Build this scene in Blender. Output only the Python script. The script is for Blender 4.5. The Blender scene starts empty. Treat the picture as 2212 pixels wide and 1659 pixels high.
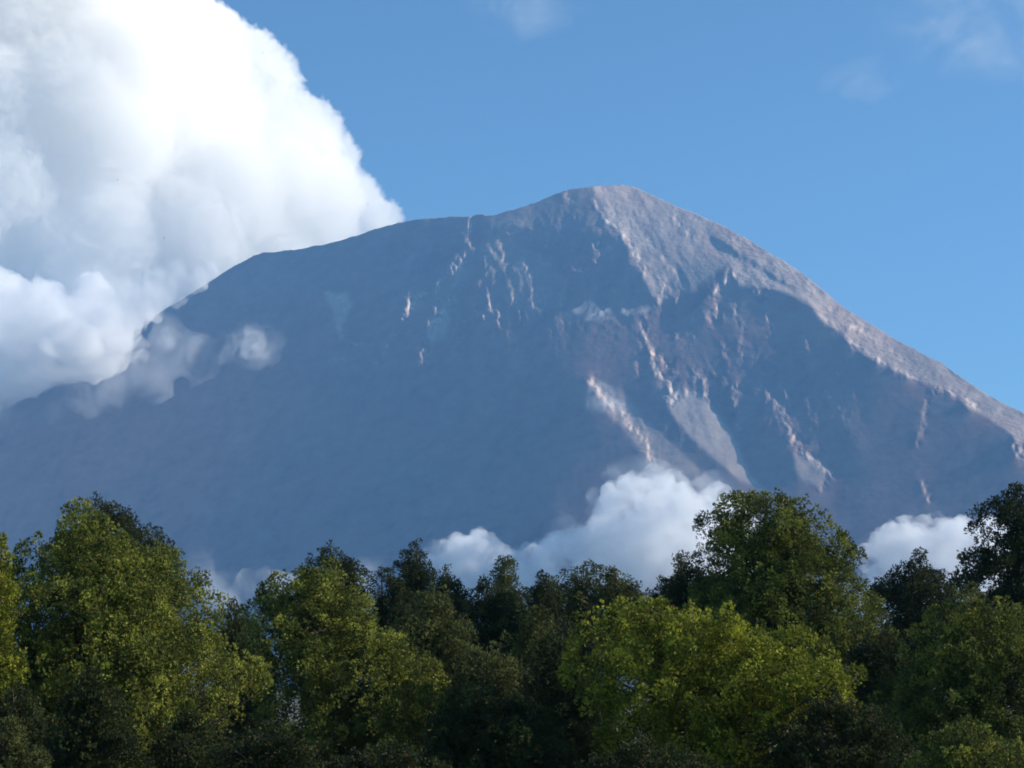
import bpy, math, random
import numpy as np
from mathutils import Vector, Matrix

S = bpy.context.scene
COL = S.collection

# ------------------------------------------------------------------ camera
PITCH = math.radians(9.0)
HALF = math.tan(math.radians(15.0))          # half of the 30 degree field
EYE = 1.7
cam_d = bpy.data.cameras.new('camera')
cam_d.sensor_width = 36.0
cam_d.lens = 18.0 / HALF
cam_d.clip_start = 0.5
cam_d.clip_end = 200000.0
cam = bpy.data.objects.new('camera', cam_d)
cam.location = (0, 0, EYE)
cam.rotation_euler = (math.radians(90) + PITCH, 0, 0)
COL.objects.link(cam)
S.camera = cam

# ------------------------------------------------------------------ light
SUN_EL = 23.5
SUN_AZ = 84.0                                 # degrees clockwise from the view direction (+Y)
wd = bpy.data.worlds.new('World')
S.world = wd
wd.use_nodes = True
nt = wd.node_tree
nt.nodes.clear()
sky = nt.nodes.new('ShaderNodeTexSky')
sky.sky_type = 'NISHITA'
sky.sun_disc = False
sky.sun_elevation = math.radians(SUN_EL)
sky.sun_rotation = math.radians(SUN_AZ)
sky.altitude = 2600
sky.air_density = 1.2
sky.dust_density = 0.6
sky.ozone_density = 4.5
bg = nt.nodes.new('ShaderNodeBackground')
bg.inputs['Strength'].default_value = 0.094
wo = nt.nodes.new('ShaderNodeOutputWorld')
tn = nt.nodes.new('ShaderNodeMix'); tn.data_type = 'RGBA'; tn.blend_type = 'MULTIPLY'; tn.inputs[0].default_value = 1.0
tn.inputs[7].default_value = (0.90, 1.05, 1.02, 1)
nt.links.new(sky.outputs[0], tn.inputs[6]); nt.links.new(tn.outputs[2], bg.inputs[0])
nt.links.new(bg.outputs[0], wo.inputs[0])

sun_d = bpy.data.lights.new('sun', 'SUN')
sun_d.energy = 5.0
sun_d.angle = math.radians(0.5)
sun_d.color = (1.0, 0.91, 0.78)
sun = bpy.data.objects.new('sun', sun_d)
a, e = math.radians(SUN_AZ), math.radians(SUN_EL)
to_sun = Vector((math.sin(a) * math.cos(e), math.cos(a) * math.cos(e), math.sin(e)))
sun.rotation_euler = to_sun.to_track_quat('Z', 'Y').to_euler()
COL.objects.link(sun)

S.view_settings.view_transform = 'Standard'
S.view_settings.look = 'None'
S.view_settings.exposure = 0.75
S.view_settings.gamma = 1.0
S.render.engine = 'CYCLES'
S.cycles.max_bounces = 64
S.cycles.diffuse_bounces = 3
S.cycles.glossy_bounces = 2
S.cycles.transmission_bounces = 4
S.cycles.transparent_max_bounces = 12
S.cycles.volume_bounces = 64
S.cycles.use_denoising = True
S.cycles.filter_width = 1.7
try:
    S.cycles.denoiser = 'OPENIMAGEDENOISE'
except Exception:
    pass

# ------------------------------------------------------------------ helpers
SP, CP = math.sin(PITCH), math.cos(PITCH)

def ray(u, v):
    """direction (with y = 1) seen at a point of the 2212 x 1659 photograph"""
    u = np.asarray(u, float); v = np.asarray(v, float)
    a = (u - 1106.0) / 1106.0 * HALF
    b = -(v - 829.5) / 1106.0 * HALF
    dy = CP - b * SP
    dz = SP + b * CP
    return a / dy, dz / dy

def at(u, v, Y):
    x, z = ray(u, v)
    return x * Y, Y * np.ones_like(x), z * Y + EYE

def mat(name):
    m = bpy.data.materials.new(name)
    m.use_nodes = True
    m.node_tree.nodes.clear()
    out = m.node_tree.nodes.new('ShaderNodeOutputMaterial')
    return m, m.node_tree, out

def mesh_from(name, V, T, material=None, smooth=False, col=None, colname='tint'):
    """V (n,3) verts, T (m,3) or (m,4) faces"""
    V = np.ascontiguousarray(V, np.float32); T = np.ascontiguousarray(T, np.int32)
    k = T.shape[1]
    me = bpy.data.meshes.new(name)
    me.vertices.add(len(V)); me.vertices.foreach_set('co', V.ravel())
    me.loops.add(T.size); me.loops.foreach_set('vertex_index', T.ravel())
    me.polygons.add(len(T))
    me.polygons.foreach_set('loop_start', np.arange(0, T.size, k, dtype=np.int32))
    me.polygons.foreach_set('loop_total', np.full(len(T), k, np.int32))
    if smooth:
        me.polygons.foreach_set('use_smooth', np.ones(len(T), bool))
    if col is not None:
        at_ = me.attributes.new(colname, 'FLOAT_COLOR', 'POINT')
        c = np.ones((len(V), 4), np.float32); c[:, :col.shape[1]] = col
        at_.data.foreach_set('color', c.ravel())
    me.update(calc_edges=True)
    if material: me.materials.append(material)
    return me

def link(name, me, parent=None, loc=None):
    o = bpy.data.objects.new(name, me)
    COL.objects.link(o)
    if loc is not None: o.location = loc
    if parent is not None: o.parent = parent
    return o

def smoothstep(a, b, x):
    t = np.clip((x - a) / (b - a), 0, 1)
    return t * t * (3 - 2 * t)

def vnoise(x, y, seed):
    """2-D value noise, numpy"""
    r = np.random.RandomState(seed)
    G = r.rand(256, 256)
    xi = np.floor(x).astype(int); yi = np.floor(y).astype(int)
    fx = x - xi; fy = y - yi
    fx = fx * fx * (3 - 2 * fx); fy = fy * fy * (3 - 2 * fy)
    g = lambda i, j: G[i % 256, j % 256]
    a = g(xi, yi); b = g(xi + 1, yi); c = g(xi, yi + 1); d = g(xi + 1, yi + 1)
    return (a * (1 - fx) + b * fx) * (1 - fy) + (c * (1 - fx) + d * fx) * fy - 0.5

def fbm(x, y, seed, octs=4, gain=0.5):
    s = 0; amp = 1
    for k in range(octs):
        s = s + amp * vnoise(x * 2 ** k + 13.7 * k, y * 2 ** k + 7.1 * k, seed + k)
        amp *= gain
    return s

def inside(poly, x, y):
    n = len(poly); res = np.zeros(x.shape, bool)
    for i in range(n):
        x0, y0 = poly[i]; x1, y1 = poly[(i + 1) % n]
        if y0 == y1: continue
        c = ((y0 > y) != (y1 > y)) & (x < (x1 - x0) * (y - y0) / (y1 - y0) + x0)
        res ^= c
    return res

def seg_dist(pts, x, y, closed=False):
    """distance to a polyline and the parameter 0..1 along it"""
    best = np.full(x.shape, 1e9); par = np.zeros(x.shape)
    n = len(pts); m = n if closed else n - 1
    for i in range(m):
        x0, y0 = pts[i][:2]; x1, y1 = pts[(i + 1) % n][:2]
        L = (x1 - x0) ** 2 + (y1 - y0) ** 2 + 1e-9
        t = np.clip(((x - x0) * (x1 - x0) + (y - y0) * (y1 - y0)) / L, 0, 1)
        d = np.hypot(x - x0 - t * (x1 - x0), y - y0 - t * (y1 - y0))
        k = d < best
        best[k] = d[k]; par[k] = ((i + t) / m)[k]
    return best, par

# ------------------------------------------------------------------ ground
def ground_z(x, y):
    return -8.0 * smoothstep(6, 62, y) + 0.0 * x

def build_ground():
    ys = np.concatenate([np.linspace(-400, 0, 9), np.linspace(4, 70, 34), np.linspace(80, 400, 30), np.geomspace(450, 17500, 30)])
    xs = np.concatenate([-np.geomspace(12000, 130, 25), np.linspace(-120, 120, 81), np.geomspace(130, 12000, 25)])
    X, Y = np.meshgrid(xs, ys)
    Z = ground_z(X, Y) + 0.5 * fbm(X / 9, Y / 9, 5, 3) * (np.abs(X) < 400) * smoothstep(8, 30, Y)
    V = np.stack([X, Y, Z], -1).reshape(-1, 3)
    n, m = X.shape
    idx = np.arange(n * m).reshape(n, m)
    F = np.stack([idx[:-1, :-1], idx[:-1, 1:], idx[1:, 1:], idx[1:, :-1]], -1).reshape(-1, 4)
    mt, t, out = mat('forest_floor')
    b = t.nodes.new('ShaderNodeBsdfPrincipled'); b.inputs['Roughness'].default_value = 0.95
    no = t.nodes.new('ShaderNodeTexNoise'); no.inputs['Scale'].default_value = 0.6; no.inputs['Detail'].default_value = 8
    geo = t.nodes.new('ShaderNodeNewGeometry')
    t.links.new(geo.outputs['Position'], no.inputs['Vector'])
    cr = t.nodes.new('ShaderNodeValToRGB')
    cr.color_ramp.elements[0].position = 0.35; cr.color_ramp.elements[0].color = (0.035, 0.04, 0.015, 1)
    cr.color_ramp.elements[1].position = 0.65; cr.color_ramp.elements[1].color = (0.09, 0.07, 0.04, 1)
    t.links.new(no.outputs[0], cr.inputs[0]); t.links.new(cr.outputs[0], b.inputs['Base Color'])
    t.links.new(b.outputs[0], out.inputs['Surface'])
    o = link('ground', mesh_from('ground', V, F, mt, True))
    o['kind'] = 'structure'
build_ground()

# ------------------------------------------------------------------ the volcano
CREST = [(-700, 1190), (-400, 1040), (0, 835), (130, 778), (280, 710), (380, 655), (450, 610), (510, 572), (565, 545), (600, 543),
         (640, 539), (700, 528), (740, 519), (770, 508), (800, 497), (860, 481), (900, 474), (960, 469), (1000, 468), (1030, 463),
         (1050, 466), (1075, 462), (1095, 455), (1120, 450), (1160, 436), (1200, 418), (1240, 407), (1270, 403), (1310, 402), (1340, 399),
         (1365, 403), (1395, 415), (1428, 431), (1480, 453), (1545, 480), (1585, 500), (1624, 521), (1680, 556), (1741, 595), (1775, 624),
         (1807, 653), (1850, 681), (1897, 710), (1935, 734), (1975, 755), (2038, 786), (2075, 813), (2112, 841), (2160, 867), (2212, 893),
         (2400, 985), (2700, 1110), (2900, 1190)]
LIT_EDGE = [(1574, 566), (1596, 622), (1639, 616), (1702, 632), (1745, 652), (1776, 691), (1811, 714), (1834, 741), (1865, 764), (1897, 784),
            (1944, 808), (1995, 827), (2053, 847), (2092, 882), (2131, 902), (2170, 929), (2212, 958), (2400, 1075), (2700, 1230), (2900, 1330)]
# rock ribs that catch the sun, highlight also painted pale: points (u, v), half width, strength
RIBS = [
    ([(1020, 470), (1018, 500), (1015, 536), (1001, 563), (964, 597), (926, 625), (895, 652), (872, 686)], 7, 1.0),
    ([(960, 662), (944, 690), (930, 715), (922, 750), (912, 780)], 11, 0.7),
    ([(985, 650), (992, 690)], 5, 0.5), ([(1006, 640), (1020, 660), (1030, 682)], 5, 0.5),
    ([(1076, 530), (1090, 560), (1097, 592)], 7, 0.4), ([(1049, 618), (1060, 645), (1077, 670)], 6, 0.5),
    ([(1105, 620), (1117, 668)], 6, 0.4), ([(1152, 632), (1169, 680)], 6, 0.5), ([(1125, 560), (1140, 600)], 6, 0.25),
    ([(1179, 533), (1199, 523)], 4, 0.8), ([(1284, 532), (1292, 524)], 3, 2.0), ([(1240, 470), (1262, 465)], 4, .5),
    ([(1220, 420), (1232, 432)], 5, 0.6),
    ([(1278, 420), (1302, 461), (1323, 485), (1357, 512), (1380, 560), (1405, 600)], 4, 0.9),
    ([(1310, 535), (1340, 520)], 4, 0.6),
    ([(1391, 690), (1391, 727), (1405, 761), (1418, 799), (1449, 832)], 8, 1.4),
    ([(1405, 761), (1440, 785), (1460, 810)], 5, 0.7), ([(1375, 770), (1380, 810)], 4, 0.6),
    ([(1449, 845), (1436, 860), (1447, 873), (1465, 858), (1452, 843)], 5, 1.6),
    ([(1345, 890), (1360, 920), (1395, 950), (1410, 1000)], 6, 1.2),
    ([(1270, 820), (1290, 840), (1320, 880)], 8, 0.7),
    ([(1495, 685), (1502, 710), (1485, 740)], 4, 0.8),
    ([(1577, 585), (1568, 606), (1545, 634)], 9, 1.5), ([(1545, 655), (1550, 690)], 6, 0.7), ([(1580, 645), (1590, 670), (1609, 712)], 4, 0.8),
    ([(1435, 620), (1425, 650), (1410, 668)], 6, 0.9), ([(1470, 640), (1452, 668)], 5, 0.8),
    ([(1635, 630), (1655, 634)], 7, 1.0), ([(1651, 645), (1659, 690), (1670, 716)], 3, 0.9), ([(1670, 705), (1660, 725)], 3, .6),
    ([(1490, 805), (1518, 810), (1522, 850)], 6, 0.9), ([(1518, 815), (1560, 800)], 4, 0.5),
    ([(1569, 835), (1600, 837)], 5, 0.6), ([(1578, 840), (1586, 880), (1594, 925)], 5, 0.9),
    ([(1640, 838), (1665, 845), (1690, 835), (1709, 872)], 5, 0.7), ([(1655, 850), (1685, 880)], 6, 0.5),
    ([(1690, 896), (1709, 933), (1728, 970)], 7, 1.1), ([(1728, 970), (1765, 1000), (1800, 1022)], 5, 0.7), ([(1798, 1022), (1772, 1058)], 4, 0.7),
    ([(2016, 839), (2005, 870), (1993, 910), (1984, 956)], 5, 0.45), ([(1996, 1040), (2003, 1085)], 3, 0.8),
    ([(1810, 802), (1814, 808)], 3, 1.2),
    ([(1776, 684), (1811, 706), (1834, 734), (1865, 757), (1897, 776)], 5, 0.45), ([(1897, 780), (1944, 803), (1995, 822)], 5, 0.55), ([(2020, 838), (2062, 855)], 4, 0.9),
    ([(1795, 662), (1830, 690), (1862, 716)], 5, 0.5), ([(1830, 700), (1900, 745), (1960, 775)], 4, 0.3), ([(2085, 860), (2110, 880)], 5, .7),
    ([(1455, 470), (1475, 500), (1500, 515)], 7, 0.35), ([(1400, 520), (1440, 570), (1470, 600)], 4, 0.3),
    ([(712, 636), (745, 645), (752, 662), (742, 690), (738, 735)], 7, 0.6),
    ([(745, 730), (770, 745), (800, 742)], 4, 0.5), ([(850, 722), (838, 745), (828, 772), (800, 795)], 6, 0.6),
    ([(712, 785), (745, 775)], 3, 0.6), ([(2190, 960), (2210, 985)], 10, 0.8),
]
_r = random.Random(12)
for _k in range(34):      # short broken ribs of the crags under the rim
    _u = _r.uniform(1030, 1330); _v = _r.uniform(500, 690) - (30 if _u > 1250 else 0); _l = _r.uniform(14, 44)
    RIBS.append(([(_u, _v), (_u + _l * _r.uniform(.05, .45), _v + _l)], _r.uniform(2.5, 5), _r.uniform(.2, .55)))
for _k in range(16):
    _u = _r.uniform(860, 1010); _v = _r.uniform(590, 770); _l = _r.uniform(14, 40)
    RIBS.append(([(_u, _v), (_u - _l * _r.uniform(.2, .6), _v + _l)], _r.uniform(3, 6), _r.uniform(.2, .5)))
for _k in range(22):
    _u = _r.uniform(1450, 1760); _v = _r.uniform(650, 900); _l = _r.uniform(12, 40)
    RIBS.append(([(_u, _v), (_u + _l * _r.uniform(-.1, .5), _v + _l)], _r.uniform(2.5, 5), _r.uniform(.2, .5)))
BLOTCH = [  # pale scree fields, sunlight also put into their colour (polygon, gx, pale)
    ([(1455, 835), (1512, 850), (1560, 905), (1595, 960), (1622, 1030), (1660, 1060), (1600, 1040), (1540, 990), (1490, 945), (1455, 900), (1438, 875)], 0.55, 0.75),
    ([(1270, 815), (1300, 820), (1345, 842), (1395, 905), (1450, 955), (1510, 1010), (1560, 1050), (1450, 1050), (1400, 1000), (1350, 930), (1310, 895), (1262, 885)], 0.36, 0.5),
    ([(1712, 975), (1740, 975), (1800, 1018), (1775, 1050), (1720, 1030)], 0.45, 0.5),
    ([(700, 632), (750, 632), (760, 658), (742, 705), (735, 740), (726, 700), (712, 660)], 0.5, 0.7),
    ([(1055, 500), (1110, 520), (1180, 560), (1230, 610), (1220, 660), (1150, 680), (1090, 650), (1050, 590)], 0.10, 0.22),
    ([(870, 640), (930, 600), (1000, 560), (1012, 600), (960, 640), (900, 690)], 0.12, 0.12),
    ([(1120, 500), (1150, 470), (1060, 470), (1045, 478), (1100, 500)], 0.3, 0.3),
    ([(925, 700), (960, 655), (975, 690), (955, 730), (930, 745)], 0.3, 0.5),
]
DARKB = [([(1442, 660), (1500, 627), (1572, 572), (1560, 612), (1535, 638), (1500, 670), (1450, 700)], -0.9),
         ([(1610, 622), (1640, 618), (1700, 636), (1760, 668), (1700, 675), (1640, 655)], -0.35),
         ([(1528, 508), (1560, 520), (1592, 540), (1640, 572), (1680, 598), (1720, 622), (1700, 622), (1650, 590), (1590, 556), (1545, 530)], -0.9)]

def poisson(gx, gz, h):
    """least squares surface whose slopes along the columns and rows are gx, gz (free edges)"""
    n, m = gx.shape
    div = np.zeros((n, m))
    ax = 0.5 * (gx[:, 1:] + gx[:, :-1]); az = 0.5 * (gz[1:] + gz[:-1])
    div[:, :-1] += ax; div[:, 1:] -= ax
    div[:-1] += az; div[1:] -= az
    D = np.concatenate([div, div[:, ::-1]], 1); D = np.concatenate([D, D[::-1]], 0)
    F = np.fft.fft2(D)
    ky = np.arange(2 * n)[:, None]; kx = np.arange(2 * m)[None]
    den = (2 * np.cos(np.pi * ky / n) - 2) + (2 * np.cos(np.pi * kx / m) - 2)
    den[0, 0] = 1
    F = F / den; F[0, 0] = 0
    return np.real(np.fft.ifft2(F))[:n, :m] * h

def blur(A, r):
    k = int(3 * r) + 1
    w = np.exp(-0.5 * (np.arange(-k, k + 1) / r) ** 2); w /= w.sum()
    for ax in (0, 1):
        P = np.pad(A, [(k, k) if i == ax else (0, 0) for i in (0, 1)], mode='edge')
        A = sum(w[j] * (P[j:j + A.shape[0]] if ax == 0 else P[:, j:j + A.shape[1]]) for j in range(2 * k + 1))
    return A

def build_mountain():
    step = 2.5
    us = np.arange(-640, 2850, step); vs = np.arange(380, 1560, step)
    U, V = np.meshgrid(us, vs)
    mpp = 12000 * HALF / 1106.0
    cx = np.array(CREST)
    crest = np.interp(us, cx[:, 0], cx[:, 1])
    crest = blur(np.tile(crest, (3, 1)), 1.6)[1]
    crest = crest + 2.4 * fbm(us / 26, us * 0 + 3, 41, 4, 0.6) + 1.4 * fbm(us / 7, us * 0 + 9, 43, 2)
    le = np.array(LIT_EDGE)
    # target slopes, in metres of depth per metre: gx to the right, gz upwards
    below = V - crest[None]
    gx = -0.315 + 0.05 * (1 - smoothstep(780, 860, V + 0 * U)) * (1 - smoothstep(1330, 1500, U)) - 0.20 * smoothstep(760, 900, V) * (1 - smoothstep(1180, 1330, U + 0.35 * (V - 900))) + 0 * U; gz = np.full(U.shape, 1.0)
    # gentle large folds that run down the slopes away from the summit
    ang = np.arctan2(U - 1300, V - 300 + 60)
    rad = np.hypot(U - 1300, V - 300)
    fold = fbm(ang * 9 + 5, rad / 420, 11, 3, 0.55)
    gx = gx + 0.035 * smoothstep(1330, 1500, U) + 0.07 * fold
    fineflow = fbm(ang * 60 + 5, rad / 90, 17, 3, 0.6)
    edge_n = 5 * fbm(U / 22, V / 22, 23, 4, 0.65)
    # right-hand sunlit flank
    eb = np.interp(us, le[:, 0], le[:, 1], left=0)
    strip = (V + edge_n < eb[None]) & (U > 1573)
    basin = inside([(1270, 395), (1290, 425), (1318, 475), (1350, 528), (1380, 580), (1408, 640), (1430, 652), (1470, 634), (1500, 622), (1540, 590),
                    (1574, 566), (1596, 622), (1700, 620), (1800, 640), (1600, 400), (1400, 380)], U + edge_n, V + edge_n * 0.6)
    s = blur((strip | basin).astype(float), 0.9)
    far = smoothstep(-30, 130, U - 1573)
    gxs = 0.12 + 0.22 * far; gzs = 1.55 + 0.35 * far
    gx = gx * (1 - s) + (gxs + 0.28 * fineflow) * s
    gz = gz * (1 - s) + gzs * s
    # a shaded step right under the sunlit ground, so that its edge is crisp
    edge_d, _ = seg_dist([(1440, 655), (1500, 624), (1574, 570), (1594, 620)] + le[1:].tolist(), U + edge_n, V + edge_n)
    undr = np.exp(-(edge_d / 22.0) ** 2) * (1 - s)
    gx = gx - 0.30 * undr * (1 - smoothstep(1640, 1720, U))
    # streaks of loose rock running down to the right
    al = 0.62 * U + 0.78 * V; pe = 0.78 * U - 0.62 * V
    streak = fbm(pe / 9, al / 80, 91, 3, 0.6)
    gx = gx + 0.30 * streak * s
    pale = 0.38 * s + 0.10 * fold + 0.22 * streak * s  # sunlight on the flank and basin also painted as paler rock
    # brown upper cone: a bit of grazing light near the crest
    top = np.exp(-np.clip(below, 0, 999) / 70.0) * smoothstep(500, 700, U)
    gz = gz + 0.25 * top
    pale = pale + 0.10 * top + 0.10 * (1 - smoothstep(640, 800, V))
    rocky = 1.1 * np.exp(-((V - 590) / 120.0) ** 2) * smoothstep(680, 1000, U) * (1 - smoothstep(1330, 1420, U))
    rocky = rocky + 0.6 * blur(strip.astype(float), 3) + 0.4 * blur(basin.astype(float), 3)
    rocky = rocky + 0.5 * np.exp(-((V - 870) / 120.0) ** 2) * smoothstep(1360, 1450, U) * (1 - smoothstep(1780, 1900, U))
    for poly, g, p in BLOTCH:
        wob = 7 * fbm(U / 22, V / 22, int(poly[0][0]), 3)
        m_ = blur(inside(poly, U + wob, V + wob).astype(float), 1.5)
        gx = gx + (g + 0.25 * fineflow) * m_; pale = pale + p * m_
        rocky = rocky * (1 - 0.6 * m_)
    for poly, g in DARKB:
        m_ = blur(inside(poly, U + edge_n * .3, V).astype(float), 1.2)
        gx = gx + g * m_; gz = gz - 0.6 * m_; pale = pale - 0.25 * m_  # shade of crag face and grooves also painted into the rock colour
    jag = fbm(U / 9, V / 9, 31, 3, 0.7)
    jag2 = vnoise(U / 4.5, V / 4.5, 87)
    wobx = 9 * fbm(U / 16, V / 16, 61, 3); woby = 9 * fbm(U / 16, V / 16, 71, 3)
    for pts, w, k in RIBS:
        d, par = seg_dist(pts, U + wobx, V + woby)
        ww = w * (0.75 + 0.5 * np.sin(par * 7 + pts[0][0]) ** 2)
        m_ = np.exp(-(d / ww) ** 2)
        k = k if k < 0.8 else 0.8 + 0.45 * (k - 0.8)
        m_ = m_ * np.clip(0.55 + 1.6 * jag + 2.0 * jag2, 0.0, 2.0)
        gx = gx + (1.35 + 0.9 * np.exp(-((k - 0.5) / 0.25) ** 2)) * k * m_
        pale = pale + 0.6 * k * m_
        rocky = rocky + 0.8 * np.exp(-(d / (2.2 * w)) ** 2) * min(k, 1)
    # shape noise: gullies down the fall line and broken rock where the photo shows rock
    gx = gx + 0.16 * fineflow * (0.3 + rocky)
    gx = gx + (1.1 * jag + 1.2 * jag2) * rocky
    med = fbm(U / 34 + 0.4 * V / 34, V / 60, 55, 4, 0.6)
    gx = gx + 0.20 * med * (0.35 + rocky); pale = pale + 0.35 * med * (0.4 + 0.6 * np.clip(rocky, 0, 1)); gz = gz + 0.5 * fbm(U / 10, V / 7, 37, 3, 0.7) * rocky
    # crag bands (horizontal) under the summit
    for (pa, wd_, k) in (([(1100, 490), (1180, 512), (1260, 508), (1330, 520)], 6, 0.9), ([(1015, 470), (1060, 500), (1120, 520)], 6, 0.8),
                         ([(1640, 700), (1800, 712)], 3, 0.5), ([(1560, 795), (1700, 780), (1850, 800)], 8, 0.25)):
        d, _ = seg_dist(pa, U + wobx * .6, V + woby * .6)
        m_ = np.exp(-(d / wd_) ** 2); gz = gz - k * m_
    dep = poisson(gx, -gz, step * mpp)
    Yd = 12000 + dep - dep[int((405 - 380) / step), int((1320 + 640) / step)]
    # rows run from the crest down: resample each column from its crest to the foot
    R = 400
    t = np.linspace(0, 1, R) ** 1.15
    VV = crest[None] + (1545 - crest[None]) * t[:, None]
    UU = np.tile(us, (R, 1))
    fi = (VV - vs[0]) / step; i0 = np.clip(np.floor(fi).astype(int), 0, len(vs) - 2); f = np.clip(fi - i0, 0, 1)
    ci = np.arange(len(us))[None]
    samp = lambda A: A[i0, ci] * (1 - f) + A[i0 + 1, ci] * f
    YY = samp(Yd); PA = samp(pale); RK = samp(rocky)
    X, Y, Z = at(UU, VV, YY)
    front = np.stack([X, Y, Z], -1)
    # the far side falls away behind the crest
    B = 40
    tb = np.linspace(0, 1, B + 1)[1:][::-1]
    c0 = front[0]
    bx = c0[None, :, 0] + 0 * tb[:, None]
    by = c0[None, :, 1] + tb[:, None] * (c0[None, :, 2] + 20) * 1.25
    bz = c0[None, :, 2] - tb[:, None] ** 0.92 * (c0[None, :, 2] + 20)
    by = by + 50 * fbm(bx / 300, bz / 300, 3, 3) * np.minimum(1, tb[:, None] * 4)
    back = np.stack([bx, by, bz], -1)
    P = np.concatenate([back, front], 0)
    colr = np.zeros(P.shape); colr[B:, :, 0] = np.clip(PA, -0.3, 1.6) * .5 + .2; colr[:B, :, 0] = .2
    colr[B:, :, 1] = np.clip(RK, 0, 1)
    n, m = P.shape[:2]
    idx = np.arange(n * m).reshape(n, m)
    F = np.stack([idx[:-1, :-1], idx[1:, :-1], idx[1:, 1:], idx[:-1, 1:]], -1).reshape(-1, 4)
    mt, T, out = mat('volcanic_rock')
    b = T.nodes.new('ShaderNodeBsdfPrincipled'); b.inputs['Roughness'].default_value = 0.95
    b.inputs['Specular IOR Level'].default_value = 0.1
    at_ = T.nodes.new('ShaderNodeAttribute'); at_.attribute_name = 'tint'
    sep = T.nodes.new('ShaderNodeSeparateColor'); T.links.new(at_.outputs['Color'], sep.inputs[0])
    geo = T.nodes.new('ShaderNodeNewGeometry')
    no = T.nodes.new('ShaderNodeTexNoise'); no.inputs['Scale'].default_value = 0.012; no.inputs['Detail'].default_value = 9; no.inputs['Roughness'].default_value = .65
    T.links.new(geo.outputs['Position'], no.inputs['Vector'])
    no2 = T.nodes.new('ShaderNodeTexNoise'); no2.inputs['Scale'].default_value = 0.0013; no2.inputs['Detail'].default_value = 4
    T.links.new(geo.outputs['Position'], no2.inputs['Vector'])
    ad = T.nodes.new('ShaderNodeMath'); ad.operation = 'MULTIPLY_ADD'; ad.inputs[1].default_value = 0.42
    T.links.new(no.outputs[0], ad.inputs[0]); T.links.new(sep.outputs[0], ad.inputs[2])
    cr = T.nodes.new('ShaderNodeValToRGB')
    el = cr.color_ramp.elements
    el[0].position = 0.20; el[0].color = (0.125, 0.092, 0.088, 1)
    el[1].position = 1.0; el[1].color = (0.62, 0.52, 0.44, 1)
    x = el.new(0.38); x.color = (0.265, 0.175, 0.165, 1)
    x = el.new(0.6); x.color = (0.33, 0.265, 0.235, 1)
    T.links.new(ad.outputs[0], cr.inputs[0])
    mx = T.nodes.new('ShaderNodeMix'); mx.data_type = 'RGBA'; mx.blend_type = 'MULTIPLY'; mx.inputs[0].default_value = 0.6
    cr2 = T.nodes.new('ShaderNodeValToRGB'); cr2.color_ramp.elements[0].position = .35; cr2.color_ramp.elements[0].color = (.8, .84, .9, 1)
    cr2.color_ramp.elements[1].position = .65; cr2.color_ramp.elements[1].color = (1.1, .95, .9, 1)
    T.links.new(no2.outputs[0], cr2.inputs[0])
    T.links.new(cr.outputs[0], mx.inputs[6]); T.links.new(cr2.outputs[0], mx.inputs[7])
    T.links.new(mx.outputs[2], b.inputs['Base Color'])
    bu = T.nodes.new('ShaderNodeBump'); bu.inputs['Strength'].default_value = 0.7
    bd = T.nodes.new('ShaderNodeMath'); bd.operation = 'MULTIPLY_ADD'; bd.inputs[1].default_value = 22; bd.inputs[2].default_value = 3
    T.links.new(sep.outputs[1], bd.inputs[0]); T.links.new(bd.outputs[0], bu.inputs['Distance'])
    no3 = T.nodes.new('ShaderNodeTexNoise'); no3.inputs['Scale'].default_value = 0.02; no3.inputs['Detail'].default_value = 6; no3.inputs['Roughness'].default_value = .6
    T.links.new(geo.outputs['Position'], no3.inputs['Vector']); T.links.new(no3.outputs[0], bu.inputs['Height'])
    T.links.new(bu.outputs[0], b.inputs['Normal'])
    T.links.new(b.outputs[0], out.inputs['Surface'])
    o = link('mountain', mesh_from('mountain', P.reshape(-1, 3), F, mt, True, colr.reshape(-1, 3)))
    o['kind'] = 'structure'
    print('mountain', P.shape, 'Y', P[..., 1].min(), P[..., 1].max(), 'Z', P[..., 2].min(), P[..., 2].max())
    return us, vs, Yd
MU, MV, MY = build_mountain()

def face_depth(u, v):
    i = int(np.clip((v - MV[0]) / (MV[1] - MV[0]), 0, len(MV) - 1)); j = int(np.clip((u - MU[0]) / (MU[1] - MU[0]), 0, len(MU) - 1))
    return float(MY[i, j])

# ------------------------------------------------------------------ clouds (real volumes)
ICO = {}
def ico(sub):
    if sub not in ICO:
        import bmesh
        bm = bmesh.new(); bmesh.ops.create_icosphere(bm, subdivisions=sub, radius=1.0)
        bm.verts.ensure_lookup_table()
        V = np.array([v.co[:] for v in bm.verts]); F = np.array([[v.index for v in f.verts] for f in bm.faces])
        bm.free(); ICO[sub] = (V, F)
    return ICO[sub]

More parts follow.
